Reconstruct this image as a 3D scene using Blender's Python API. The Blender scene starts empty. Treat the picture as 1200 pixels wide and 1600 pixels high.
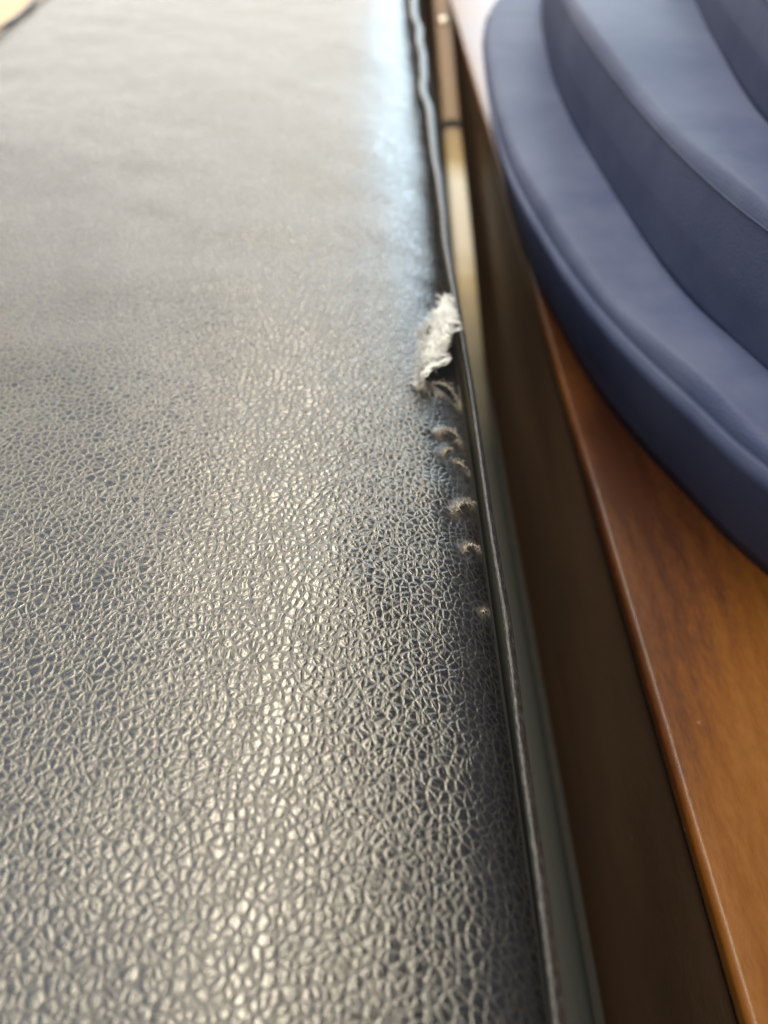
import bpy, math, random
import numpy as np
from mathutils import Vector
random.seed(7); rng = np.random.default_rng(7)
C = bpy.context.scene
COL = C.collection
R = math.radians

# ------------------------------------------------------------------ camera
cam = bpy.data.cameras.new('camera')
camo = bpy.data.objects.new('camera', cam); COL.objects.link(camo)
camo.location = (0, 0, .10)
camo.rotation_euler = (R(90 - 47), 0, R(-.85))
cam.sensor_fit = 'VERTICAL'; cam.sensor_height = 24; cam.lens = 24 * 1155 / 1600
cam.clip_start = .005; cam.clip_end = 60
cam.dof.use_dof = True; cam.dof.focus_distance = .126; cam.dof.aperture_fstop = 7.6
C.camera = camo
C.render.resolution_x = 768; C.render.resolution_y = 1024

# ------------------------------------------------------------------ world, exposure
w = bpy.data.worlds.new('World'); C.world = w; w.use_nodes = True
bg = w.node_tree.nodes['Background']
bg.inputs[0].default_value = (.95, .97, 1, 1); bg.inputs[1].default_value = .16
C.view_settings.view_transform = 'Standard'; C.view_settings.look = 'None'
C.view_settings.exposure = 0; C.view_settings.gamma = 1
C.cycles.use_denoising = True
C.cycles.max_bounces = 6
C.cycles.sample_clamp_indirect = 6

def area(name, loc, target, sx, sy, radiance, col):
    l = bpy.data.lights.new(name, 'AREA'); l.shape = 'RECTANGLE'; l.size = sx; l.size_y = sy
    l.energy = radiance * math.pi * sx * sy; l.color = col
    o = bpy.data.objects.new(name, l); COL.objects.link(o); o.location = loc
    o.rotation_euler = (Vector(target) - Vector(loc)).to_track_quat('-Z', 'Y').to_euler()
    return o
area('added_fill_behind', (-.55, -1.9, 2.25), (-.55, -1.9001, 0), .9, 1.8, 19.0, (1, .89, .68))  # added fill behind the camera, brightens wadding and torn flaps
# long warm ceiling lamp in front, pale ceiling lit from above on the left, windows at the far end
lamp = area('ceiling_lamp', (-.20, 1.5, 2.25), (-.20, 1.4999, 0), .40, 3.2, 24.0, (1, .89, .68))
lamp.rotation_euler.rotate_axis('Z', R(-5))
area('ceiling_lamp_near', (-.52, .30, 2.25), (-.52, .2999, 0), .62, .55, 7.0, (1, .88, .66))
area('ceiling_glow', (-2.4, 1.6, 2.4), (-2.4, 1.5999, 0), 3.2, 5.0, .95, (.72, .84, 1))
area('far_window', (-1.1, 5.0, 1.35), (-.2, 0, 0), 3.4, 2.5, 3.5, (1, .96, .88))
area('warm_wall_lamp', (-3.6, 4.0, .95), (0, 0, 0), 1.6, 1.7, 6, (1, .84, .58))
area('cool_window', (1.3, 5.0, 1.3), (.1, 0, 0), 1.5, 2.3, 8.5, (.72, .89, 1))

# ------------------------------------------------------------------ helpers
def link(name, me, mat=None, parent=None, smooth=True):
    if mat is not None: me.materials.append(mat)
    if smooth:
        me.polygons.foreach_set('use_smooth', [True] * len(me.polygons))
    o = bpy.data.objects.new(name, me); COL.objects.link(o)
    if parent is not None: o.parent = parent
    return o
def mesh(name, v, f):
    me = bpy.data.meshes.new(name); me.from_pydata([tuple(map(float, p)) for p in v], [], f); me.update(); return me
def thing(name, label, cat, loc=(0, 0, 0)):
    o = bpy.data.objects.new(name, None); COL.objects.link(o); o.location = loc
    o['label'] = label; o['category'] = cat; o.empty_display_size = .02
    return o
def sub(o, p):                       # place world-coordinate mesh under a thing
    o.location = -p.location
def catmull(P, n):
    P = [np.array(p, float) for p in P]
    P = [2 * P[0] - P[1]] + P + [2 * P[-1] - P[-2]]
    out = []
    for i in range(1, len(P) - 2):
        a, b, c, d = P[i - 1:i + 3]
        for k in range(n):
            t = k / n
            out.append(.5 * (2 * b + (c - a) * t + (2 * a - 5 * b + 4 * c - d) * t * t + (3 * b - a - 3 * c + d) * t ** 3))
    out.append(P[-2]); return out
def tube(V, F, pts, r, k=4, taper=True, flat=1.0, ang=0):
    """append a tube along pts with radius r (tapering) to V, F"""
    pts = [np.array(p, float) for p in pts]; n = len(pts); base = len(V)
    for i, p in enumerate(pts):
        t = pts[min(i + 1, n - 1)] - pts[max(i - 1, 0)]; t = t / (np.linalg.norm(t) + 1e-12)
        u = np.cross(t, (0, 0, 1)); u = u / (np.linalg.norm(u) + 1e-9); v = np.cross(u, t)
        s = r * ((1 - .75 * abs(2 * i / (n - 1) - 1) ** 3) if taper else 1)
        for j in range(k):
            a = 2 * math.pi * j / k + ang
            V.append(p + s * (math.cos(a) * u + flat * math.sin(a) * v))
    for i in range(n - 1):
        for j in range(k):
            a = base + i * k + j; b = base + i * k + (j + 1) % k
            F.append((a, b, b + k, a + k))
    F.append(tuple(base + j for j in range(k))[::-1]); F.append(tuple(base + (n - 1) * k + j for j in range(k)))
def smooth_noise(x, y, seed, scale):
    """value noise on arrays"""
    r = np.random.default_rng(seed); T = r.random((64, 64)) * 2 - 1
    X = x / scale + 100; Y = y / scale + 100
    xi = np.floor(X).astype(int); yi = np.floor(Y).astype(int); fx = X - xi; fy = Y - yi
    fx = fx * fx * fx * (fx * (6 * fx - 15) + 10); fy = fy * fy * fy * (fy * (6 * fy - 15) + 10)
    g = lambda a, b: T[a % 64, b % 64]
    return (g(xi, yi) * (1 - fx) + g(xi + 1, yi) * fx) * (1 - fy) + (g(xi, yi + 1) * (1 - fx) + g(xi + 1, yi + 1) * fx) * fy

# ------------------------------------------------------------------ materials
class N:
    def __init__(s, name):
        s.m = bpy.data.materials.new(name); s.m.use_nodes = True; s.t = s.m.node_tree
        s.b = s.t.nodes['Principled BSDF']
    def n(s, typ, **k):
        o = s.t.nodes.new(typ)
        for a, b in k.items(): setattr(o, a, b)
        return o
    def l(s, a, b): s.t.links.new(a, b)
    def val(s, x, sock):
        if isinstance(x, (int, float)): sock.default_value = x
        elif isinstance(x, (tuple, list)): sock.default_value = x
        else: s.l(x, sock)
    def math(s, op, a, b=0.0, c=0.0):
        o = s.n('ShaderNodeMath', operation=op)
        for i, q in enumerate((a, b, c)): s.val(q, o.inputs[i])
        return o.outputs[0]
    def vmath(s, op, a, b=(0, 0, 0), scale=None):
        o = s.n('ShaderNodeVectorMath', operation=op); s.val(a, o.inputs[0]); s.val(b, o.inputs[1])
        if scale is not None: s.val(scale, o.inputs['Scale'])
        return o.outputs[0]
    def sstep(s, x, a, b, lo=0.0, hi=1.0):
        o = s.n('ShaderNodeMapRange', interpolation_type='SMOOTHSTEP')
        s.val(x, o.inputs[0]); s.val(a, o.inputs[1]); s.val(b, o.inputs[2]); s.val(lo, o.inputs[3]); s.val(hi, o.inputs[4])
        return o.outputs[0]
    def noise(s, vec, scale, detail=2, rough=.5, dim='3D'):
        o = s.n('ShaderNodeTexNoise', noise_dimensions=dim); s.l(vec, o.inputs['Vector'])
        o.inputs['Scale'].default_value = scale; o.inputs['Detail'].default_value = detail; o.inputs['Roughness'].default_value = rough
        return o
    def vor(s, vec, scale, feature, dim='2D', rand=1.0):
        o = s.n('ShaderNodeTexVoronoi', voronoi_dimensions=dim, feature=feature); s.l(vec, o.inputs['Vector'])
        o.inputs['Scale'].default_value = scale; o.inputs['Randomness'].default_value = rand
        return o
    def ramp(s, fac, stops):
        o = s.n('ShaderNodeValToRGB'); s.val(fac, o.inputs[0]); e = o.color_ramp.elements
        while len(e) < len(stops): e.new(.5)
        for q, (p, c) in zip(e, stops): q.position = p; q.color = (*c, 1)
        return o.outputs[0]
    def mix(s, fac, a, b):
        o = s.n('ShaderNodeMix', data_type='RGBA'); s.val(fac, o.inputs[0])
        for q, i in ((a, 6), (b, 7)): s.val((*q, 1) if isinstance(q, tuple) else q, o.inputs[i])
        return o.outputs[2]
    def bump(s, h, dist, strength=1.0):
        o = s.n('ShaderNodeBump'); s.l(h, o.inputs['Height']); o.inputs['Distance'].default_value = dist; s.val(strength, o.inputs['Strength'])
        s.l(o.outputs[0], s.b.inputs['Normal'])
    def set(s, **k):
        for a, b in k.items(): s.val((*b, 1) if isinstance(b, tuple) and a.endswith(('Color', 'Tint')) else b, s.b.inputs[a.replace('_', ' ')])
        return s.m

def leather_material():
    s = N('pebbled_leather')
    uv = s.n('ShaderNodeUVMap'); uv.uv_map = 'UVMap'
    P = uv.outputs[0]                                           # millimetres / 100
    P = s.vmath('SCALE', P, scale=100.0)                        # millimetres
    # two levels of wobble so that cell walls are not straight
    wn = s.noise(P, .2, 2); wob = s.vmath('SUBTRACT', wn.outputs['Color'], (.5, .5, .5))
    wn2 = s.noise(P, 1.2, 2); wob2 = s.vmath('SUBTRACT', wn2.outputs['Color'], (.5, .5, .5))
    Q = s.vmath('ADD', P, s.vmath('SCALE', wob, scale=2.0))
    Q = s.vmath('ADD', Q, s.vmath('SCALE', wob2, scale=.2))
    big = s.vor(Q, 1 / 1.5, 'DISTANCE_TO_EDGE').outputs['Distance']
    cell = s.vor(Q, 1 / 1.5, 'F1').outputs['Distance']
    cid = s.vor(Q, 1 / 1.5, 'F1').outputs['Color']
    sm = s.vor(s.vmath('ADD', Q, (31.3, 7.7, 0)), 1 / 1.12, 'DISTANCE_TO_EDGE').outputs['Distance']
    mp = s.n('ShaderNodeMapping'); s.l(Q, mp.inputs[0]); mp.inputs['Rotation'].default_value = (0, 0, R(28)); mp.inputs['Scale'].default_value = (1.0, .42, 1)
    lng = s.vor(mp.outputs[0], 1 / 3.0, 'DISTANCE_TO_EDGE').outputs['Distance']
    tiny = s.vor(P, 1 / .26, 'F1').outputs['Distance']
    var = s.noise(P, .11, 3).outputs[0]
    def line(x, wd):                                            # soft V groove: 1 on the wall between cells, 0 inside
        return s.math('POWER', 2.718, s.math('MULTIPLY', s.math('POWER', s.math('DIVIDE', x, wd), 1.8), -1.0))
    wv = s.math('MULTIPLY_ADD', var, .12, .085)
    gb = line(big, wv); gs = s.math('MULTIPLY', line(sm, .10), s.sstep(var, .25, .65, .35, 1.0)); gl = line(lng, .045)
    h = s.math('MULTIPLY', gb, -.062)
    h = s.math('MULTIPLY_ADD', gs, -.026, h)
    h = s.math('MULTIPLY_ADD', gl, -.026, h)
    h = s.math('MULTIPLY_ADD', s.math('POWER', cell, 2.0), -.046, h)
    groove = s.math('MINIMUM', 1.0, s.math('ADD', gb, s.math('MULTIPLY', s.math('ADD', gs, gl), .7)))
    flat = s.math('SUBTRACT', 1.0, groove)
    h = s.math('MULTIPLY_ADD', tiny, s.math('MULTIPLY', flat, -.007), h)
    h = s.math('MULTIPLY_ADD', s.noise(P, 2.6, 3, .6).outputs[0], .018, h)
    wear = s.n('ShaderNodeAttribute', attribute_name='wear').outputs['Fac']
    keep = s.math('SUBTRACT', 1.0, s.math('MULTIPLY', wear, .8))
    s.bump(h, .001, keep)
    rough = s.math('MULTIPLY_ADD', groove, .22, .20)
    rough = s.math('MULTIPLY_ADD', s.noise(P, .05, 5, .65).outputs[0], .10, s.math('SUBTRACT', rough, .05))
    rough = s.math('MULTIPLY_ADD', wear, .2, rough)
    fray = s.n('ShaderNodeAttribute', attribute_name='fray').outputs['Fac']
    dust = s.sstep(s.noise(P, 5.5, 1).outputs[0], .73, .80)
    col = s.mix(groove, (.0065, .0078, .0115), (.011, .0105, .011))
    col = s.mix(s.math('MULTIPLY', dust, .35), col, (.2, .19, .17))
    fz = s.noise(P, 2.6, 4, .7).outputs[0]
    col = s.mix(s.math('MULTIPLY', fray, s.sstep(fz, .35, .7)), col, (.20, .175, .145))
    return s.set(Base_Color=col, Roughness=rough, IOR=1.55, Specular_IOR_Level=1.0)

def plain(name, col, rough, **k):
    s = N(name); tc = s.n('ShaderNodeTexCoord').outputs['Object']
    nz = s.noise(tc, k.pop('nscale', 300), 4, .6).outputs[0]
    a = tuple(c * .75 for c in col); b = tuple(min(1, c * 1.25) for c in col)
    c = s.mix(s.sstep(nz, .3, .7), a, b)
    s.bump(nz, k.pop('bump', .0002), 1.0)
    return s.set(Base_Color=c, Roughness=rough, **k)

def wood_material(name, stops, rough, coat=.0):
    s = N(name); tc = s.n('ShaderNodeTexCoord').outputs['Object']
    mp = s.n('ShaderNodeMapping'); s.l(tc, mp.inputs[0]); mp.inputs['Scale'].default_value = (1, .30, 1)
    n1 = s.noise(mp.outputs[0], 17, 5, .5).outputs[0]
    wv = s.n('ShaderNodeTexWave', wave_type='BANDS', bands_direction='X'); s.l(mp.outputs[0], wv.inputs['Vector'])
    wv.inputs['Scale'].default_value = 55; wv.inputs['Distortion'].default_value = 9; wv.inputs['Detail'].default_value = 3; wv.inputs['Detail Scale'].default_value = .7
    f = s.math('MULTIPLY_ADD', wv.outputs['Fac'], .03, s.math('MULTIPLY', n1, .985))
    fine = s.noise(mp.outputs[0], 900, 3, .6).outputs[0]
    spk = s.vor(tc, 160, 'F1', '3D').outputs['Distance']; spk = s.math('MULTIPLY', s.sstep(spk, .10, .05), s.sstep(s.noise(tc, 35, 2).outputs[0], .55, .62))
    f = s.math('MULTIPLY_ADD', s.math('SUBTRACT', fine, .5), .14, f)
    s.bump(fine, .00006, 1.0)
    return s.set(Base_Color=s.mix(s.math('MULTIPLY', spk, .22), s.ramp(f, stops), (.35, .33, .3)), Roughness=s.math('MULTIPLY_ADD', n1, .16, rough - .08), Specular_IOR_Level=.32, Coat_Weight=coat, Coat_Roughness=.12)

M_leather = leather_material()
def welt_material():
    s = N('welt_leather'); tc = s.n('ShaderNodeTexCoord').outputs['Object']
    nz = s.noise(tc, 1400, 4, .65).outputs[0]
    mp = s.n('ShaderNodeMapping'); s.l(tc, mp.inputs[0]); mp.inputs['Scale'].default_value = (1, .35, 1)
    st = s.noise(mp.outputs[0], 2600, 2, .6).outputs[0]
    s.bump(s.math('ADD', nz, st), .00022, 1.0)
    c = s.mix(s.sstep(st, .45, .75), (.012, .012, .014), (.075, .071, .067))
    return s.set(Base_Color=c, Roughness=.38, Specular_IOR_Level=.8)
M_welt = welt_material()
M_black = plain('black_sides_and_gap_shade', (.006, .006, .006), .9)
M_hole = plain('dark_inner_cloth', (.012, .014, .02), .8, nscale=1200)
def fluff_material():
    s = N('white_wadding'); tc = s.n('ShaderNodeTexCoord').outputs['Object']
    nz = s.noise(tc, 700, 4, .6).outputs[0]
    s.bump(s.noise(tc, 1500, 4, .7).outputs[0], .00025, 1.0)
    return s.set(Base_Color=s.mix(s.sstep(nz, .3, .7), (.84, .86, .88), (.94, .96, .98)), Roughness=.9, Subsurface_Weight=.35, Subsurface_Scale=.001, Subsurface_Radius=(1., .9, .8))
M_fluff = fluff_material()
M_fray = plain('frayed_backing', (.46, .42, .37), .85, nscale=1800)
M_flap = plain('torn_leather', (.030, .029, .030), .6, nscale=1800, bump=.0004)
M_wood = wood_material('varnished_wood', [(.38, (.034, .012, .006)), (.46, (.070, .024, .008)), (.53, (.118, .043, .008)), (.64, (.165, .070, .017))], .36)
M_edge = wood_material('dark_wood_edge', [(.25, (.040, .022, .012)), (.5, (.080, .046, .027)), (.75, (.12, .072, .044))], .5)
def navy_material():
    s = N('navy_cloth'); tc = s.n('ShaderNodeTexCoord').outputs['Object']
    n1 = s.noise(tc, 22, 5, .65).outputs[0]; n2 = s.noise(tc, 1500, 2).outputs[0]
    s.bump(n2, .0002, .6)
    return s.set(Base_Color=s.mix(s.sstep(n1, .3, .7), (.034, .048, .112), (.062, .078, .150)), Roughness=.6, Specular_IOR_Level=.22)
M_navy = navy_material()
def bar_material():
    s = N('bar_with_painted_glare'); tc = s.n('ShaderNodeTexCoord').outputs['Object']
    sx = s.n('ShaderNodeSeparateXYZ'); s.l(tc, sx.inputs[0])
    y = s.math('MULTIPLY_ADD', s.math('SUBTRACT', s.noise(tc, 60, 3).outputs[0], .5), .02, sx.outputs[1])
    t = s.math('DIVIDE', y, .65)  # cream and gold of the far end are lamp reflections put into the colour
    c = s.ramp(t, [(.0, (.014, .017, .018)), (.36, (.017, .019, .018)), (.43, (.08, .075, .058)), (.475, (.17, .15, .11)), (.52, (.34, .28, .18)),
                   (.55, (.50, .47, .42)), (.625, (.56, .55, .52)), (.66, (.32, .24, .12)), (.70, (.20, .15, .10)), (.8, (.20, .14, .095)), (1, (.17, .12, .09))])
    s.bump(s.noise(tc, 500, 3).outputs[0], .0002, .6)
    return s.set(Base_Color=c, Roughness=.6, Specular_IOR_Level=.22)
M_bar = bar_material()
M_steel = plain('dull_steel', (.5, .45, .38), .3, Metallic=.8)
M_floor = wood_material('floor_boards', [(.2, (.42, .27, .12)), (.8, (.62, .43, .2))], .4)

# ------------------------------------------------------------------ the floor under everything
fl = link('floor', mesh('floor', [(-3, -2, -.34), (3, -2, -.34), (3, 5, -.34), (-3, 5, -.34)], [(0, 1, 2, 3)]), M_floor, smooth=False)
fl['kind'] = 'structure'

# ------------------------------------------------------------------ leather cushion
XR = .0200; XL = -.1765; Y0 = -.10; Y1 = 1.2
cush = thing('leather_cushion', 'black pebbled leather cushion with a torn edge spilling white wadding', 'cushion', (-.078, .28, -.34))
hole = np.array([(.0187, .1697), (.0203, .1667), (.0204, .1546), (.0201, .144), (.0197, .1342), (.0190, .1318), (.0163, .1332), (.0138, .1346), (.0114, .1348), (.0116, .1404),
                 (.0127, .148), (.0126, .1561), (.0153, .1632)])
lips = [  # torn lips of the grain layer: list of (x, y) along the lip, height, fibre count
    ([(.0112, .1343), (.0124, .1357), (.0151, .1369), (.0173, .1364), (.0187, .1347), (.0193, .1318)], .0010, 90),
    ([(.0134, .1189), (.0145, .1201), (.0159, .1205), (.0175, .1201), (.0182, .1186)], .0009, 60),
    ([(.0138, .1123), (.0146, .1140), (.0158, .1148)], .0005, 26),
    ([(.0163, .1116), (.0179, .1118), (.0192, .1103)], .0005, 26),
    ([(.0151, .0967), (.0160, .0986), (.0174, .0999), (.0188, .1006)], .0010, 55),
    ([(.0159, .0874), (.0168, .0891), (.0181, .0896), (.0193, .0889)], .0006, 36),
    ([(.0180, .0744), (.0186, .0752), (.0194, .0752)], .00022, 8)]

def ztop(x, y):
    d = np.clip(XR - x, 0, None)
    roll = np.interp(y, [.1, .2, .32], [.0125, .021, .032]) + .004 * smooth_noise(y * 0, y, 3, .09)
    z = -np.interp(y, [.1, .2, .32], [.0030, .0036, .0044]) * np.clip(1 - d / roll, 0, 1) ** 2.2
    z = z - .0043 * np.clip(1 - d / .045, 0, 1) ** 2.6
    dl = np.clip(x - XL, 0, None)
    z = z - .004 * np.clip(1 - dl / .02, 0, 1) ** 2
    z = z + .0008 * smooth_noise(x, y, 11, .055) * np.clip(d / .02, .15, 1)
    z = z + .00028 * smooth_noise(x + .3 * y, y, 12, .016)
    # puckers running into the seam
    z = z + .00035 * smooth_noise(x * .35 + .5 * y, y, 13, .006) * np.clip(1 - d / .014, 0, 1)
    # seam groove of the left border strip
    z = z - .0016 * np.exp(-((x - (XL + .0015)) / .0007) ** 2)
    return z
def lipfields(x, y):
    """dent below each lip, wear and fray around it"""
    dz = np.zeros_like(x); wear = np.zeros_like(x); fray = np.zeros_like(x)
    for pts, hgt, nf in lips:
        c = np.array(catmull([(a, b, 0) for a, b in pts], 5))[:, :2]
        dd = np.full(x.shape, 9.); sy = np.zeros_like(x)
        for p in c:
            d = np.hypot(x - p[0], (y - p[1]) * .8); m = d < dd
            dd = np.where(m, d, dd); sy = np.where(m, p[1] - y, sy)
        sc = hgt / .0010
        below = np.clip(sy / .0022, 0, 1) * np.exp(-(dd / (.0022 * max(.6, sc))) ** 2)
        dz -= .0009 * sc * below
        above = np.clip(1 - sy / .0008, 0, 1) * np.exp(-(dd / .0010) ** 2)
        dz += .0005 * sc * above
        wear = np.maximum(wear, np.exp(-(dd / .0016) ** 2)); fray = np.maximum(fray, np.exp(-(dd / (.0009 * max(.6, sc))) ** 2))
    # bare strip beside the seam below the hole
    strip = np.clip((x - .0145) / .003, 0, 1) * np.clip((y - .085) / .02, 0, 1) * np.clip((.150 - y) / .02, 0, 1)
    wear = np.maximum(wear, .9 * strip)
    return dz, wear, fray
def inpoly(x, y, P):
    r = np.zeros(x.shape, bool); n = len(P)
    for i in range(n):
        x1, y1 = P[i]; x2, y2 = P[(i + 1) % n]
        c = ((y1 > y) != (y2 > y)) & (x < (x2 - x1) * (y - y1) / (y2 - y1 + 1e-15) + x1); r ^= c
    return r
def edist(x, y, P):
    d = np.full(x.shape, 9.); n = len(P)
    for i in range(n):
        a = P[i]; b = P[(i + 1) % n]; ab = b - a
        t = np.clip(((x - a[0]) * ab[0] + (y - a[1]) * ab[1]) / (ab @ ab), 0, 1)
        d = np.minimum(d, np.hypot(x - a[0] - t * ab[0], y - a[1] - t * ab[1]))
    return d

xs = np.unique(np.concatenate([np.arange(XL - .004, .0, .0010), np.arange(.0, XR + 1e-6, .00032), [XR]]))
ys = np.unique(np.concatenate([np.arange(Y0, .06, .0016), np.arange(.06, .185, .00042), np.arange(.185, .30, .0014), np.arange(.30, .66, .003), np.arange(.66, Y1 + .01, .02)]))
X, Y = np.meshgrid(xs, ys)
Z = ztop(X, Y); dz, wear, fray = lipfields(X, Y)
he = edist(X, Y, hole); hin = inpoly(X, Y, hole)
he_j = he + .0005 * smooth_noise(X, Y, 21, .0016)
Z = Z + dz + .0011 * np.exp(-(he / .0016) ** 2) * np.clip((.0185 - X) / .003, 0, 1)
wear = np.maximum(wear, np.exp(-(he / .0016) ** 2)); fray = np.maximum(fray, .9 * np.exp(-(he / .0010) ** 2))
cut = hin & (he_j > .0004)
ny, nx = X.shape
arc = np.concatenate([[0], np.cumsum(np.hypot(np.diff(xs), np.diff(ztop(xs, xs * 0 + .2))))])
# side skirt: columns folding down past the seam
XS = X + .0016 * np.clip((Y - .175) / .12, 0, 1) * np.clip(X / XR, 0, 1) ** 2      # the seam bows out towards the far end
V = np.stack([XS, Y, Z], -1).reshape(-1, 3)
idx = np.arange(ny * nx).reshape(ny, nx)
q = np.stack([idx[:-1, :-1], idx[:-1, 1:], idx[1:, 1:], idx[1:, :-1]], -1).reshape(-1, 4)
keep = ~(cut[:-1, :-1] | cut[:-1, 1:] | cut[1:, 1:] | cut[1:, :-1]).reshape(-1)
q = q[keep]
me = bpy.data.meshes.new('top_panel')
me.vertices.add(len(V)); me.vertices.foreach_set('co', V.astype(np.float32).ravel())
me.loops.add(len(q) * 4); me.loops.foreach_set('vertex_index', q.astype(np.int32).ravel())
me.polygons.add(len(q)); me.polygons.foreach_set('loop_start', np.arange(0, len(q) * 4, 4, dtype=np.int32)); me.polygons.foreach_set('loop_total', np.full(len(q), 4, np.int32))
me.update(calc_edges=True); me.validate()
uvl = me.uv_layers.new(name='UVMap')
U = np.tile(arc, (ny, 1)) * 10; VV = Y * 10                  # 1 unit = 100 mm
# creases lean and tighten towards the seam
dn = np.clip(1 - (XR - X) / .045, 0, 1)
U2 = U + .016 * dn * dn + .10 * (Y) * dn * dn * 0
VV2 = VV + .25 * dn * dn * (X * 10)
uvv = np.stack([U2, VV2], -1).reshape(-1, 2)
li = np.empty(len(me.loops), np.int32); me.loops.foreach_get('vertex_index', li)
uvl.data.foreach_set('uv', uvv[li].astype(np.float32).ravel())
for nm, arr in (('wear', wear), ('fray', fray)):
    at = me.attributes.new(nm, 'FLOAT', 'POINT'); at.data.foreach_set('value', arr.astype(np.float32).ravel())
top = link('top_panel', me, M_leather, cush); sub(top, cush)

def side(name, x, sgn):
    v = []; f = []; yy = np.arange(Y0, Y1 + .001, .008)
    prof = [(0, -.0052), (-.0002, -.012), (-.001, -.03), (-.002, -.085), (-.003, -.098), (-.004, -.335)]
    for y in yy:
        for dx, z in prof:
            v.append((x + (.0016 * min(1, max(0, (y - .175) / .12)) if sgn > 0 else 0) + sgn * (dx + .0006 * math.sin(y * 60 + z * 90) * min(1, (-z - .0052) * 40)), y, z))
    k = len(prof)
    for i in range(len(yy) - 1):
        for j in range(k - 1):
            a = i * k + j; f.append((a, a + k, a + k + 1, a + 1) if sgn < 0 else (a, a + 1, a + k + 1, a + k))
    o = link(name, mesh(name, v, f), M_black, cush); sub(o, cush); return o
side('side_panel', .0199, 1); side('side_panel', XL - .003, -1)

# welt: flat folded strip sewn along the edge
def welt(name, cx, flip=1):
    v = []; f = []; yy = np.unique(np.concatenate([np.arange(Y0, .3, .0012), np.arange(.3, Y1, .003)]))
    k = 14
    wy = np.array([-.1, .03, .09, .11, .14, .17, .20, .25, .32, .40, .50, .66]); ww = np.array([.0016, .0017, .0015, .0014, .0014, .0018, .0024, .0029, .0033, .0034, .0036, .0036])
    for i, y in enumerate(yy):
        wd = np.interp(y, wy, ww)
        wav = float(smooth_noise(np.array([0.]), np.array([y]), 31, .022)[0]); wav2 = float(smooth_noise(np.array([0.]), np.array([y]), 32, .05)[0])
        g = np.clip((y - .16) / .12, .12, 1)
        x = cx(y) + flip * (.0009 * wav * g + .0006 * wav2 * g); z = -.0030 + .0006 * wav2 * g
        for j in range(k):
            a = 2 * math.pi * j / k
            ca, sa = math.cos(a), math.sin(a)
            r1 = wd * .5 * (1 + .10 * math.cos(3 * a)); px = ca * r1; pz = sa * .00062 * (1.35 - .5 * ca)
            pz += .00035 * math.exp(-((px / wd * 2 + .15) / .22) ** 2) * (1 if sa > 0 else 0)
            tl = R(-6)
            v.append((x + flip * (px * math.cos(tl) - pz * math.sin(tl) * -1), y, z + px * math.sin(tl) + pz))
    for i in range(len(yy) - 1):
        for j in range(k):
            a = i * k + j; b = i * k + (j + 1) % k
            f.append((a, b, b + k, a + k) if flip < 0 else (a, a + k, b + k, b))
    o = link(name, mesh(name, v, f), M_welt, cush); sub(o, cush); return o
py = np.array([-.1, .0147, .0303, .0493, .0721, .0958, .1139, .1355, .1618, .1804, .198, .2356, .2898, .3472, .4022, .4724, .66])
px = np.array([.0200, .0203, .0207, .0209, .0214, .0212, .0213, .0213, .0211, .0211, .0210, .0213, .0216, .0216, .0222, .0230, .025]) + .0002
welt('piping', lambda y: float(np.interp(y, py, px)))
welt('piping', lambda y: XL - .0045, -1)

# inner cloth seen down in the tear
v = []; f = []
hx = np.linspace(.008, .0196, 16); hy = np.linspace(.126, .174, 40)
for y in hy:
    for x in hx:
        v.append((x, y, float(ztop(np.array([x]), np.array([y]))[0]) - .0028 + random.uniform(-.0003, .0003)))
for i in range(39):
    for j in range(15):
        a = i * 16 + j; f.append((a, a + 1, a + 17, a + 16))
o = link('inner_cloth', mesh('inner_cloth', v, f), M_hole, cush); sub(o, cush)

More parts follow.
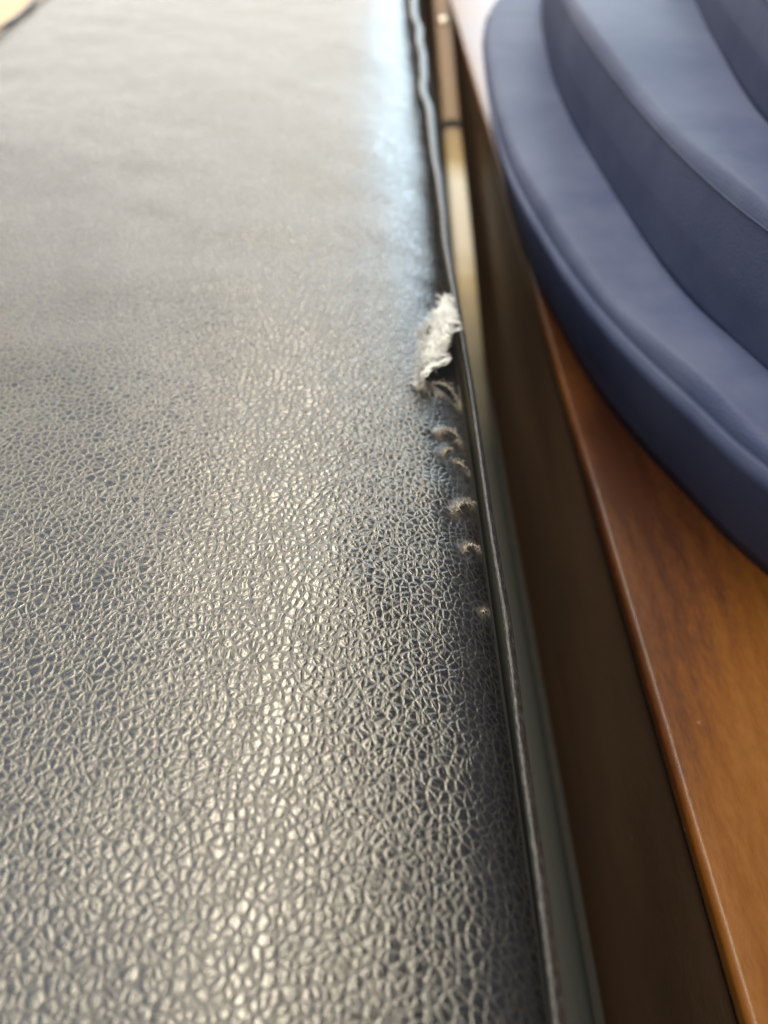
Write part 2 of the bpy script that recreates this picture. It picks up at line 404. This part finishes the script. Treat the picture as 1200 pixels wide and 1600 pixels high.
# torn lips with frayed fibres
for pts, hgt, nf in lips:
    v = []; f = []; c = catmull([(a, b, 0) for a, b in pts], 7); n = len(c)
    base = np.array([float(ztop(np.array([p[0]]), np.array([p[1]]))[0]) for p in c])
    for i, p in enumerate(c):
        e = math.sin(math.pi * (i + .3) / (n - .4)) ** .6
        j1 = 1 + .5 * math.sin(i * 2.1) * .5 + random.uniform(-.2, .2)
        for dy, dzz in ((.0011, .00005), (.0004, .45 * hgt), (-.0003, .85 * hgt), (-.0009, .75 * hgt), (-.0011, .45 * hgt), (-.0006, .3 * hgt), (.0003, .1 * hgt)):
            v.append((p[0] + random.uniform(-1, 1) * .00008, p[1] + dy * e * j1 * hgt / .001, base[i] + dzz * e * j1 + .0001))
    for i in range(n - 1):
        for j in range(6):
            a = i * 7 + j; f.append((a, a + 7, a + 8, a + 1))
    o = link('torn_flap', mesh('torn_flap', v, f), M_flap, cush); sub(o, cush)
    v = []; f = []
    for k in range(int(nf * .8)):
        i = random.randrange(n); p = c[i]; e = math.sin(math.pi * (i + .3) / (n - .4)) ** .5
        L = random.uniform(.4, 1.6) * .0010 * (hgt / .001) ** .5; th = random.gauss(0, .8)
        a0 = np.array([p[0] + random.gauss(0, .0002), p[1] + random.gauss(0, .0003) * 1, base[i] + .8 * hgt * e])
        d = np.array([math.sin(th), -math.cos(th) if random.random() < .72 else math.cos(th), random.uniform(-.1, .6)])
        b = a0 + d * L * .5 + np.array([0, 0, .00025]); cc = a0 + d * L + np.array([random.gauss(0, .0002), 0, -.0003])
        tube(v, f, catmull([a0, b, cc], 3), random.uniform(.00002, .00005), 3)
    for rep in range(3):
        cr = [np.array([c[i][0] + random.gauss(0, .00012), c[i][1] - .0005 * hgt / .001 + random.gauss(0, .00014), base[i] + .85 * hgt * math.sin(math.pi * (i + .3) / (n - .4)) ** .6 + random.gauss(0, .0001)]) for i in range(n)]
        a0 = random.randrange(0, max(1, n // 3)); b0 = random.randrange(2 * n // 3, n)
        tube(v, f, cr[a0:b0], random.uniform(.00007, .00013), 4)
    o = link('frayed_fibres', mesh('frayed_fibres', v, f), M_fray, cush); sub(o, cush)

# white wadding: lumpy core with a coat of fibres, bulging through the hole
core = [(x - .0004, y, d_ + .0011, r_ * .82 * (1 + .25 * math.sin(y * 4000))) for x, y, d_, r_ in [(.0187, .1665, .0010, .0014), (.0180, .1630, .0016, .0021), (.0184, .1590, .0018, .0024), (.0170, .1575, .0022, .0023), (.0176, .1540, .0022, .0026), (.0158, .1535, .0022, .0022),
        (.0166, .1500, .0020, .0025), (.0148, .1490, .0021, .0021), (.0155, .1465, .0018, .0021), (.0140, .1450, .0019, .0020), (.0136, .1420, .0016, .0018), (.0131, .1400, .0014, .0014), (.0148, .1425, .0010, .0015)]]
v = []; f = []
import bmesh
bm = bmesh.new()
for (x, y, dzc, r) in core:
    m = bmesh.ops.create_icosphere(bm, subdivisions=4, radius=1)
    for vt in m['verts']:
        n_ = vt.co.copy(); s_ = 1 + .30 * math.sin(n_.x * 5 + x * 3000) * math.sin(n_.y * 6 + y * 2000) + .20 * math.sin(n_.z * 11 + n_.x * 9 + y * 900)
        vt.co = Vector((x + n_.x * r * .72 * s_, y + n_.y * r * 1.0 * s_, -.0030 + dzc * .9 + n_.z * r * .85 * s_))
me = bpy.data.meshes.new('wadding'); bm.to_mesh(me); bm.free()
wad = link('wadding', me, M_fluff, cush); sub(wad, cush)
v = []; f = []
for k in range(2200):
    x, y, dzc, r = random.choice(core)
    a = random.uniform(0, 6.28); e = random.uniform(.1, 1.4)
    n_ = np.array([math.cos(a) * math.cos(e), math.sin(a) * math.cos(e), math.sin(e)])
    p = np.array([x, y, -.0030 + dzc * .9]) + n_ * np.array([.72, 1, .85]) * r * .95
    t = np.cross(n_, rng.normal(size=3)); t /= np.linalg.norm(t)
    L = random.uniform(.0008, .0036)
    pts = [p - t * L * .5 - n_ * .0002, p + n_ * random.uniform(.0001, .0006), p + t * L * .5 + n_ * random.uniform(-.0002, .0016)]
    tube(v, f, catmull(pts, 3), random.uniform(.00004, .00008), 3)
for k in range(90):
    x, y, dzc, r = random.choice(core); a = random.uniform(0, 6.28); e = random.uniform(.2, 1.4)
    n_ = np.array([math.cos(a) * math.cos(e) - .35, math.sin(a) * math.cos(e) - .25, math.sin(e)]); n_ /= np.linalg.norm(n_)
    p = np.array([x, y, -.0030 + dzc * .9]) + n_ * r * .6
    t = n_ + rng.normal(size=3) * .5; t /= np.linalg.norm(t); L = random.uniform(.0012, .0032); bend = rng.normal(size=3) * L * .3
    for q in range(16):
        o1 = rng.normal(size=3) * .00022; sp = rng.normal(size=3) * L * .16
        tube(v, f, catmull([p + o1, p + o1 * .6 + t * L * .5 + bend * .4, p + t * L * random.uniform(.7, 1.1) + bend + sp], 3), random.uniform(.00003, .00006), 3)
o = link('wadding_fibres', mesh('wadding_fibres', v, f), M_fluff, wad)
# loose twisted strand hanging below the tuft
v = []; f = []
st = [(.0177, .1446, -.0022), (.0166, .1412, -.0004), (.0146, .1386, .0004), (.0124, .1370, .0006), (.0112, .1350, .0008), (.0100, .1336, .0006)]
cs = catmull(st, 6)
for k in range(26):
    off = rng.normal(size=3) * np.array([.00022, .00028, .00022]); ph = random.uniform(0, 6)
    a, b = sorted(random.sample(range(len(cs)), 2)); 
    if b - a < 8: a = max(0, a - 8); b = min(len(cs) - 1, b + 8)
    tube(v, f, [np.array(p) + off + .00018 * np.array([math.sin(i * .8 + ph), math.cos(i * .7 + ph), math.sin(i * .9 + ph)]) for i, p in enumerate(cs)][a:b + 1], random.uniform(.00009, .0002), 5)
o = link('thread', mesh('thread', v, f), M_fluff, cush); sub(o, cush)

# black box added to stand for the shade in the gap below the cushion edge
v = []; f = []
def box(V, F, a, b, bev=0):
    k = len(V); (x0, y0, z0), (x1, y1, z1) = a, b
    V += [(x0, y0, z0), (x1, y0, z0), (x1, y1, z0), (x0, y1, z0), (x0, y0, z1), (x1, y0, z1), (x1, y1, z1), (x0, y1, z1)]
    F += [tuple(k + i for i in q) for q in ((0, 3, 2, 1), (4, 5, 6, 7), (0, 1, 5, 4), (1, 2, 6, 5), (2, 3, 7, 6), (3, 0, 4, 7))]
box(v, f, (.0160, Y0, -.33), (.0560, Y1 + .3, -.1235))
o = link('gap_shade_block', mesh('gap_shade_block', v, f), M_black, cush, smooth=False); sub(o, cush)

# ------------------------------------------------------------------ metal bar in the gap, bent up towards the far end
bar = thing('metal_bar', 'blurred flat metal bar in the gap beside the cushion, grey near, lamp glare painted cream and gold far', 'metal bar', (.046, .2, -.1235))
path = [(-.16, -.1180), (.0, -.1180), (.10, -.1180), (.20, -.1178), (.255, -.1155), (.30, -.106), (.358, -.090), (.41, -.0765), (.4585, -.0645), (.52, -.047), (.587, -.028), (.65, -.010)]
cp = catmull([(0, a, b) for a, b in path], 8)
v = []; f = []; prof = []
for j in range(20):
    a = 2 * math.pi * j / 20; ca, sa = math.cos(a), math.sin(a)
    prof.append((math.copysign(abs(ca) ** .55, ca) * .0055, math.copysign(abs(sa) ** .75, sa) * .0045))
for i, p in enumerate(cp):
    t = cp[min(i + 1, len(cp) - 1)] - cp[max(i - 1, 0)]; t /= np.linalg.norm(t); up = np.array([0, -t[2], t[1]])
    for a, b in prof: v.append(np.array([.0465 + a, p[1], p[2]]) + up * b)
k = len(prof)
for i in range(len(cp) - 1):
    for j in range(k):
        a = i * k + j; b = i * k + (j + 1) % k; f.append((a, b, b + k, a + k))
f.append(tuple(range(k))[::-1]); f.append(tuple(len(cp) * k - k + j for j in range(k)))
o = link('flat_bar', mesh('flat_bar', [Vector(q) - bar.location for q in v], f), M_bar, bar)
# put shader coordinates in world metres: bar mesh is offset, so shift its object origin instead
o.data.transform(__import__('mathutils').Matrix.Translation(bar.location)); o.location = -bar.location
def ring(yc, zc, L, name, mat, g=1.12):
    v = []; f = []; t = np.array([0, math.cos(R(15)), math.sin(R(15))]); up = np.array([0, -t[2], t[1]])
    for s in (-L / 2, -L / 2 * .8, L / 2 * .8, L / 2):
        gg = g if abs(s) < L * .45 else g * .97
        for a, b in prof: v.append(np.array([.0465, yc, zc]) + t * s + np.array([a * gg, 0, 0]) + up * b * gg)
    for i in range(3):
        for j in range(k):
            a = i * k + j; b = i * k + (j + 1) % k; f.append((a, b, b + k, a + k))
    f.append(tuple(range(k))[::-1]); f.append(tuple(3 * k + j for j in range(k)))
    o = link(name, mesh(name, v, f), mat, bar); o.location = -bar.location
ring(.4585, -.0644, .008, 'joint_collar', M_black, 1.01)
v = []; f = []
t = np.array([0, math.cos(R(16)), math.sin(R(16))]); up = np.array([0, -t[2], t[1]])
for r_, hh in ((.0036, -.001), (.0036, .0012), (.0028, .0022), (.0012, .0026), (.0001, .0027)):
    for j in range(16):
        a = 2 * math.pi * j / 16
        v.append(np.array([.0462, .555, -.0332]) + t * math.sin(a) * r_ + np.array([math.cos(a) * r_, 0, 0]) + up * hh)
for i in range(4):
    for j in range(16):
        a = i * 16 + j; b = i * 16 + (j + 1) % 16; f.append((a, b, b + 16, a + 16))
o = link('rivet', mesh('rivet', v, f), M_steel, bar); o.location = -bar.location

# ------------------------------------------------------------------ wooden table: glossy top with rounded edge, dark edge board below
tab = thing('wooden_table', 'glossy orange-brown wooden table top with dark edge board beside the cushion', 'table', (.30, .5, -.34))
ZT = -.040; XE = .0577
v = []; f = []; yy = np.arange(-.30, 1.301, .02); pr = []
rb = .0016
for i in range(9):
    a = math.pi / 2 * i / 8
    pr.append((XE + rb - rb * math.cos(a), ZT - rb + rb * math.sin(a)))
pr = [(XE + .0001, ZT - .0050), (XE, ZT - .0035)] + pr + [(x, ZT) for x in (XE + .006, XE + .02, .12, .2, .3, .42, .56)] + [(.562, ZT - .002), (.562, ZT - .0050)]
for y in yy:
    for x, z in pr: v.append((x, y, z + .00006 * math.sin(y * 23 + x * 50)))
k = len(pr)
for i in range(len(yy) - 1):
    for j in range(k - 1):
        a = i * k + j; f.append((a, a + k, a + k + 1, a + 1))
for i in range(len(yy) - 1):
    a = i * k; f.append((a, a + k - 1, a + 2 * k - 1, a + k))
f.append(tuple(range(k))); f.append(tuple((len(yy) - 1) * k + j for j in range(k))[::-1])
o = link('table_top', mesh('table_top', v, f), M_wood, tab); sub(o, tab)
v = []; f = []
box(v, f, (XE + .0006, -.298, -.17), (.555, 1.295, ZT - .0051))
o = link('edge_board', mesh('edge_board', v, f), M_edge, tab, smooth=False); sub(o, tab)
b = o.modifiers.new('b', 'BEVEL'); b.width = .0008; b.segments = 2
for x in (.09, .52):
    for y in (-.26, 1.25):
        v = []; f = []; box(v, f, (x - .02, y - .02, -.34), (x + .02, y + .02, -.1702))
        o = link('leg', mesh('leg', v, f), M_edge, tab, smooth=False); sub(o, tab)
        b = o.modifiers.new('b', 'BEVEL'); b.width = .003; b.segments = 2

# ------------------------------------------------------------------ navy seat built up in rounded steps, standing on the table
seat = thing('navy_seat', 'blurred navy blue padded seat rising in broad rounded steps on the wooden table', 'seat', (.2, .4, -.0398))
far = lambda k: [(.20 - 0 * k, .80 - .03 * k), (.32 - .02 * k, .74 - .03 * k), (.40 - .03 * k, .58 - .02 * k), (.42 - .04 * k, .40), (.40 - .03 * k, .22 + .02 * k), (.33 - .02 * k, .09 + .03 * k), (.24, .045 + .035 * k)]
tiers = [
    # plan points of the lower silhouette, (z bottom, z top)
    ([(.078, .5000), (.0558, .4250), (.0485, .3506), (.0459, .2658), (.0508, .2089), (.0566, .1743), (.0640, .1485), (.0715, .1285), (.0789, .1097), (.098, .080), (.135, .050)], -.0398, -.0000, .0055),
    ([(.118, .560), (.0877, .4577), (.0758, .3733), (.0712, .3059), (.0716, .2452), (.0738, .2011), (.0775, .1692), (.0820, .1482), (.0880, .1290), (.100, .104), (.125, .080), (.165, .066)], -.0002, .0300, .0060),
    ([(.150, .46), (.1280, .385), (.1164, .3195), (.1090, .279), (.1022, .233), (.0985, .193), (.1005, .163), (.110, .138), (.130, .117), (.165, .104)], .0298, .0540, .0060)]
for ti, (pts, z0, z1, rr) in enumerate(tiers):
    loop = catmull([(a, b, 0) for a, b in pts], 8)[:]
    fr = far(ti)
    full = pts[::-1]; ring_pts = pts + [(fr[6][0], fr[6][1])] + fr[5::-1][:]          # near curve, then round the back
    ring_pts = [np.array([a, b]) for a, b in ring_pts]
    P = ring_pts; n0 = len(P); loop = []
    for i in range(n0):
        a, b_, c_, d_ = P[i - 1], P[i], P[(i + 1) % n0], P[(i + 2) % n0]
        for kk in range(10):
            t = kk / 10
            loop.append(.5 * (2 * b_ + (c_ - a) * t + (2 * a - 5 * b_ + 4 * c_ - d_) * t * t + (3 * b_ - a - 3 * c_ + d_) * t ** 3))
    loop = np.array(loop)
    for _ in range(6): loop = .5 * loop + .25 * (np.roll(loop, 1, 0) + np.roll(loop, -1, 0))
    tg = np.roll(loop, -1, 0) - np.roll(loop, 1, 0); nrm = np.stack([-tg[:, 1], tg[:, 0]], 1); nrm /= np.linalg.norm(nrm, axis=1)[:, None]
    cen = loop.mean(0)
    if ((cen - loop) * nrm).sum() < 0: nrm = -nrm                                       # inward
    H = z1 - z0
    uc, uh = (.0120, .88) if ti == 0 else (.0015, .5)
    pr = [(uc, z0)] + [(uc - uc * (.6 * i / 6 + .4 * math.sin(math.pi / 2 * i / 6)), z0 + uh * H * (i / 6)) for i in range(1, 7)]
    for i in range(0, 7):
        a = math.pi / 2 * i / 6; pr.append((.0008 + rr * (1 - math.cos(a)) * .55, z1 - rr + rr * math.sin(a)))
    pr += [(rr + .004, z1 + .0004), (.02, z1 + .0006), (.035, z1 + .0005)]
    v = []; f = []; m = len(loop)
    for ins, z in pr:
        for i in range(m):
            p = loop[i] + nrm[i] * ins
            wob = .0006 * math.sin(i * .21 + ti) if ins > .001 else 0
            v.append((p[0], p[1], z + wob * (z > z1 - .001)))
    for a in range(len(pr) - 1):
        for i in range(m):
            i2 = (i + 1) % m; f.append((a * m + i, a * m + i2, (a + 1) * m + i2, (a + 1) * m + i))
    f.append(tuple(range(m))[::-1]); f.append(tuple((len(pr) - 1) * m + i for i in range(m)))
    me = mesh('padded_step', v, f)
    bm = bmesh.new(); bm.from_mesh(me); bmesh.ops.recalc_face_normals(bm, faces=bm.faces); bm.to_mesh(me); bm.free()
    o = link('padded_step', me, M_navy, seat); sub(o, seat)
    if ti == 0: continue
    # thin seam cord along the upper edge of the step
    v = []; f = []
    cord = [np.array([*(loop[i % m] + nrm[i % m] * .0008), z1 - rr * .55]) for i in range(m + 1)]
    tube(v, f, cord, .0002, 5, taper=False)
    o2 = link('seam', mesh('seam', v, f), M_navy, o)
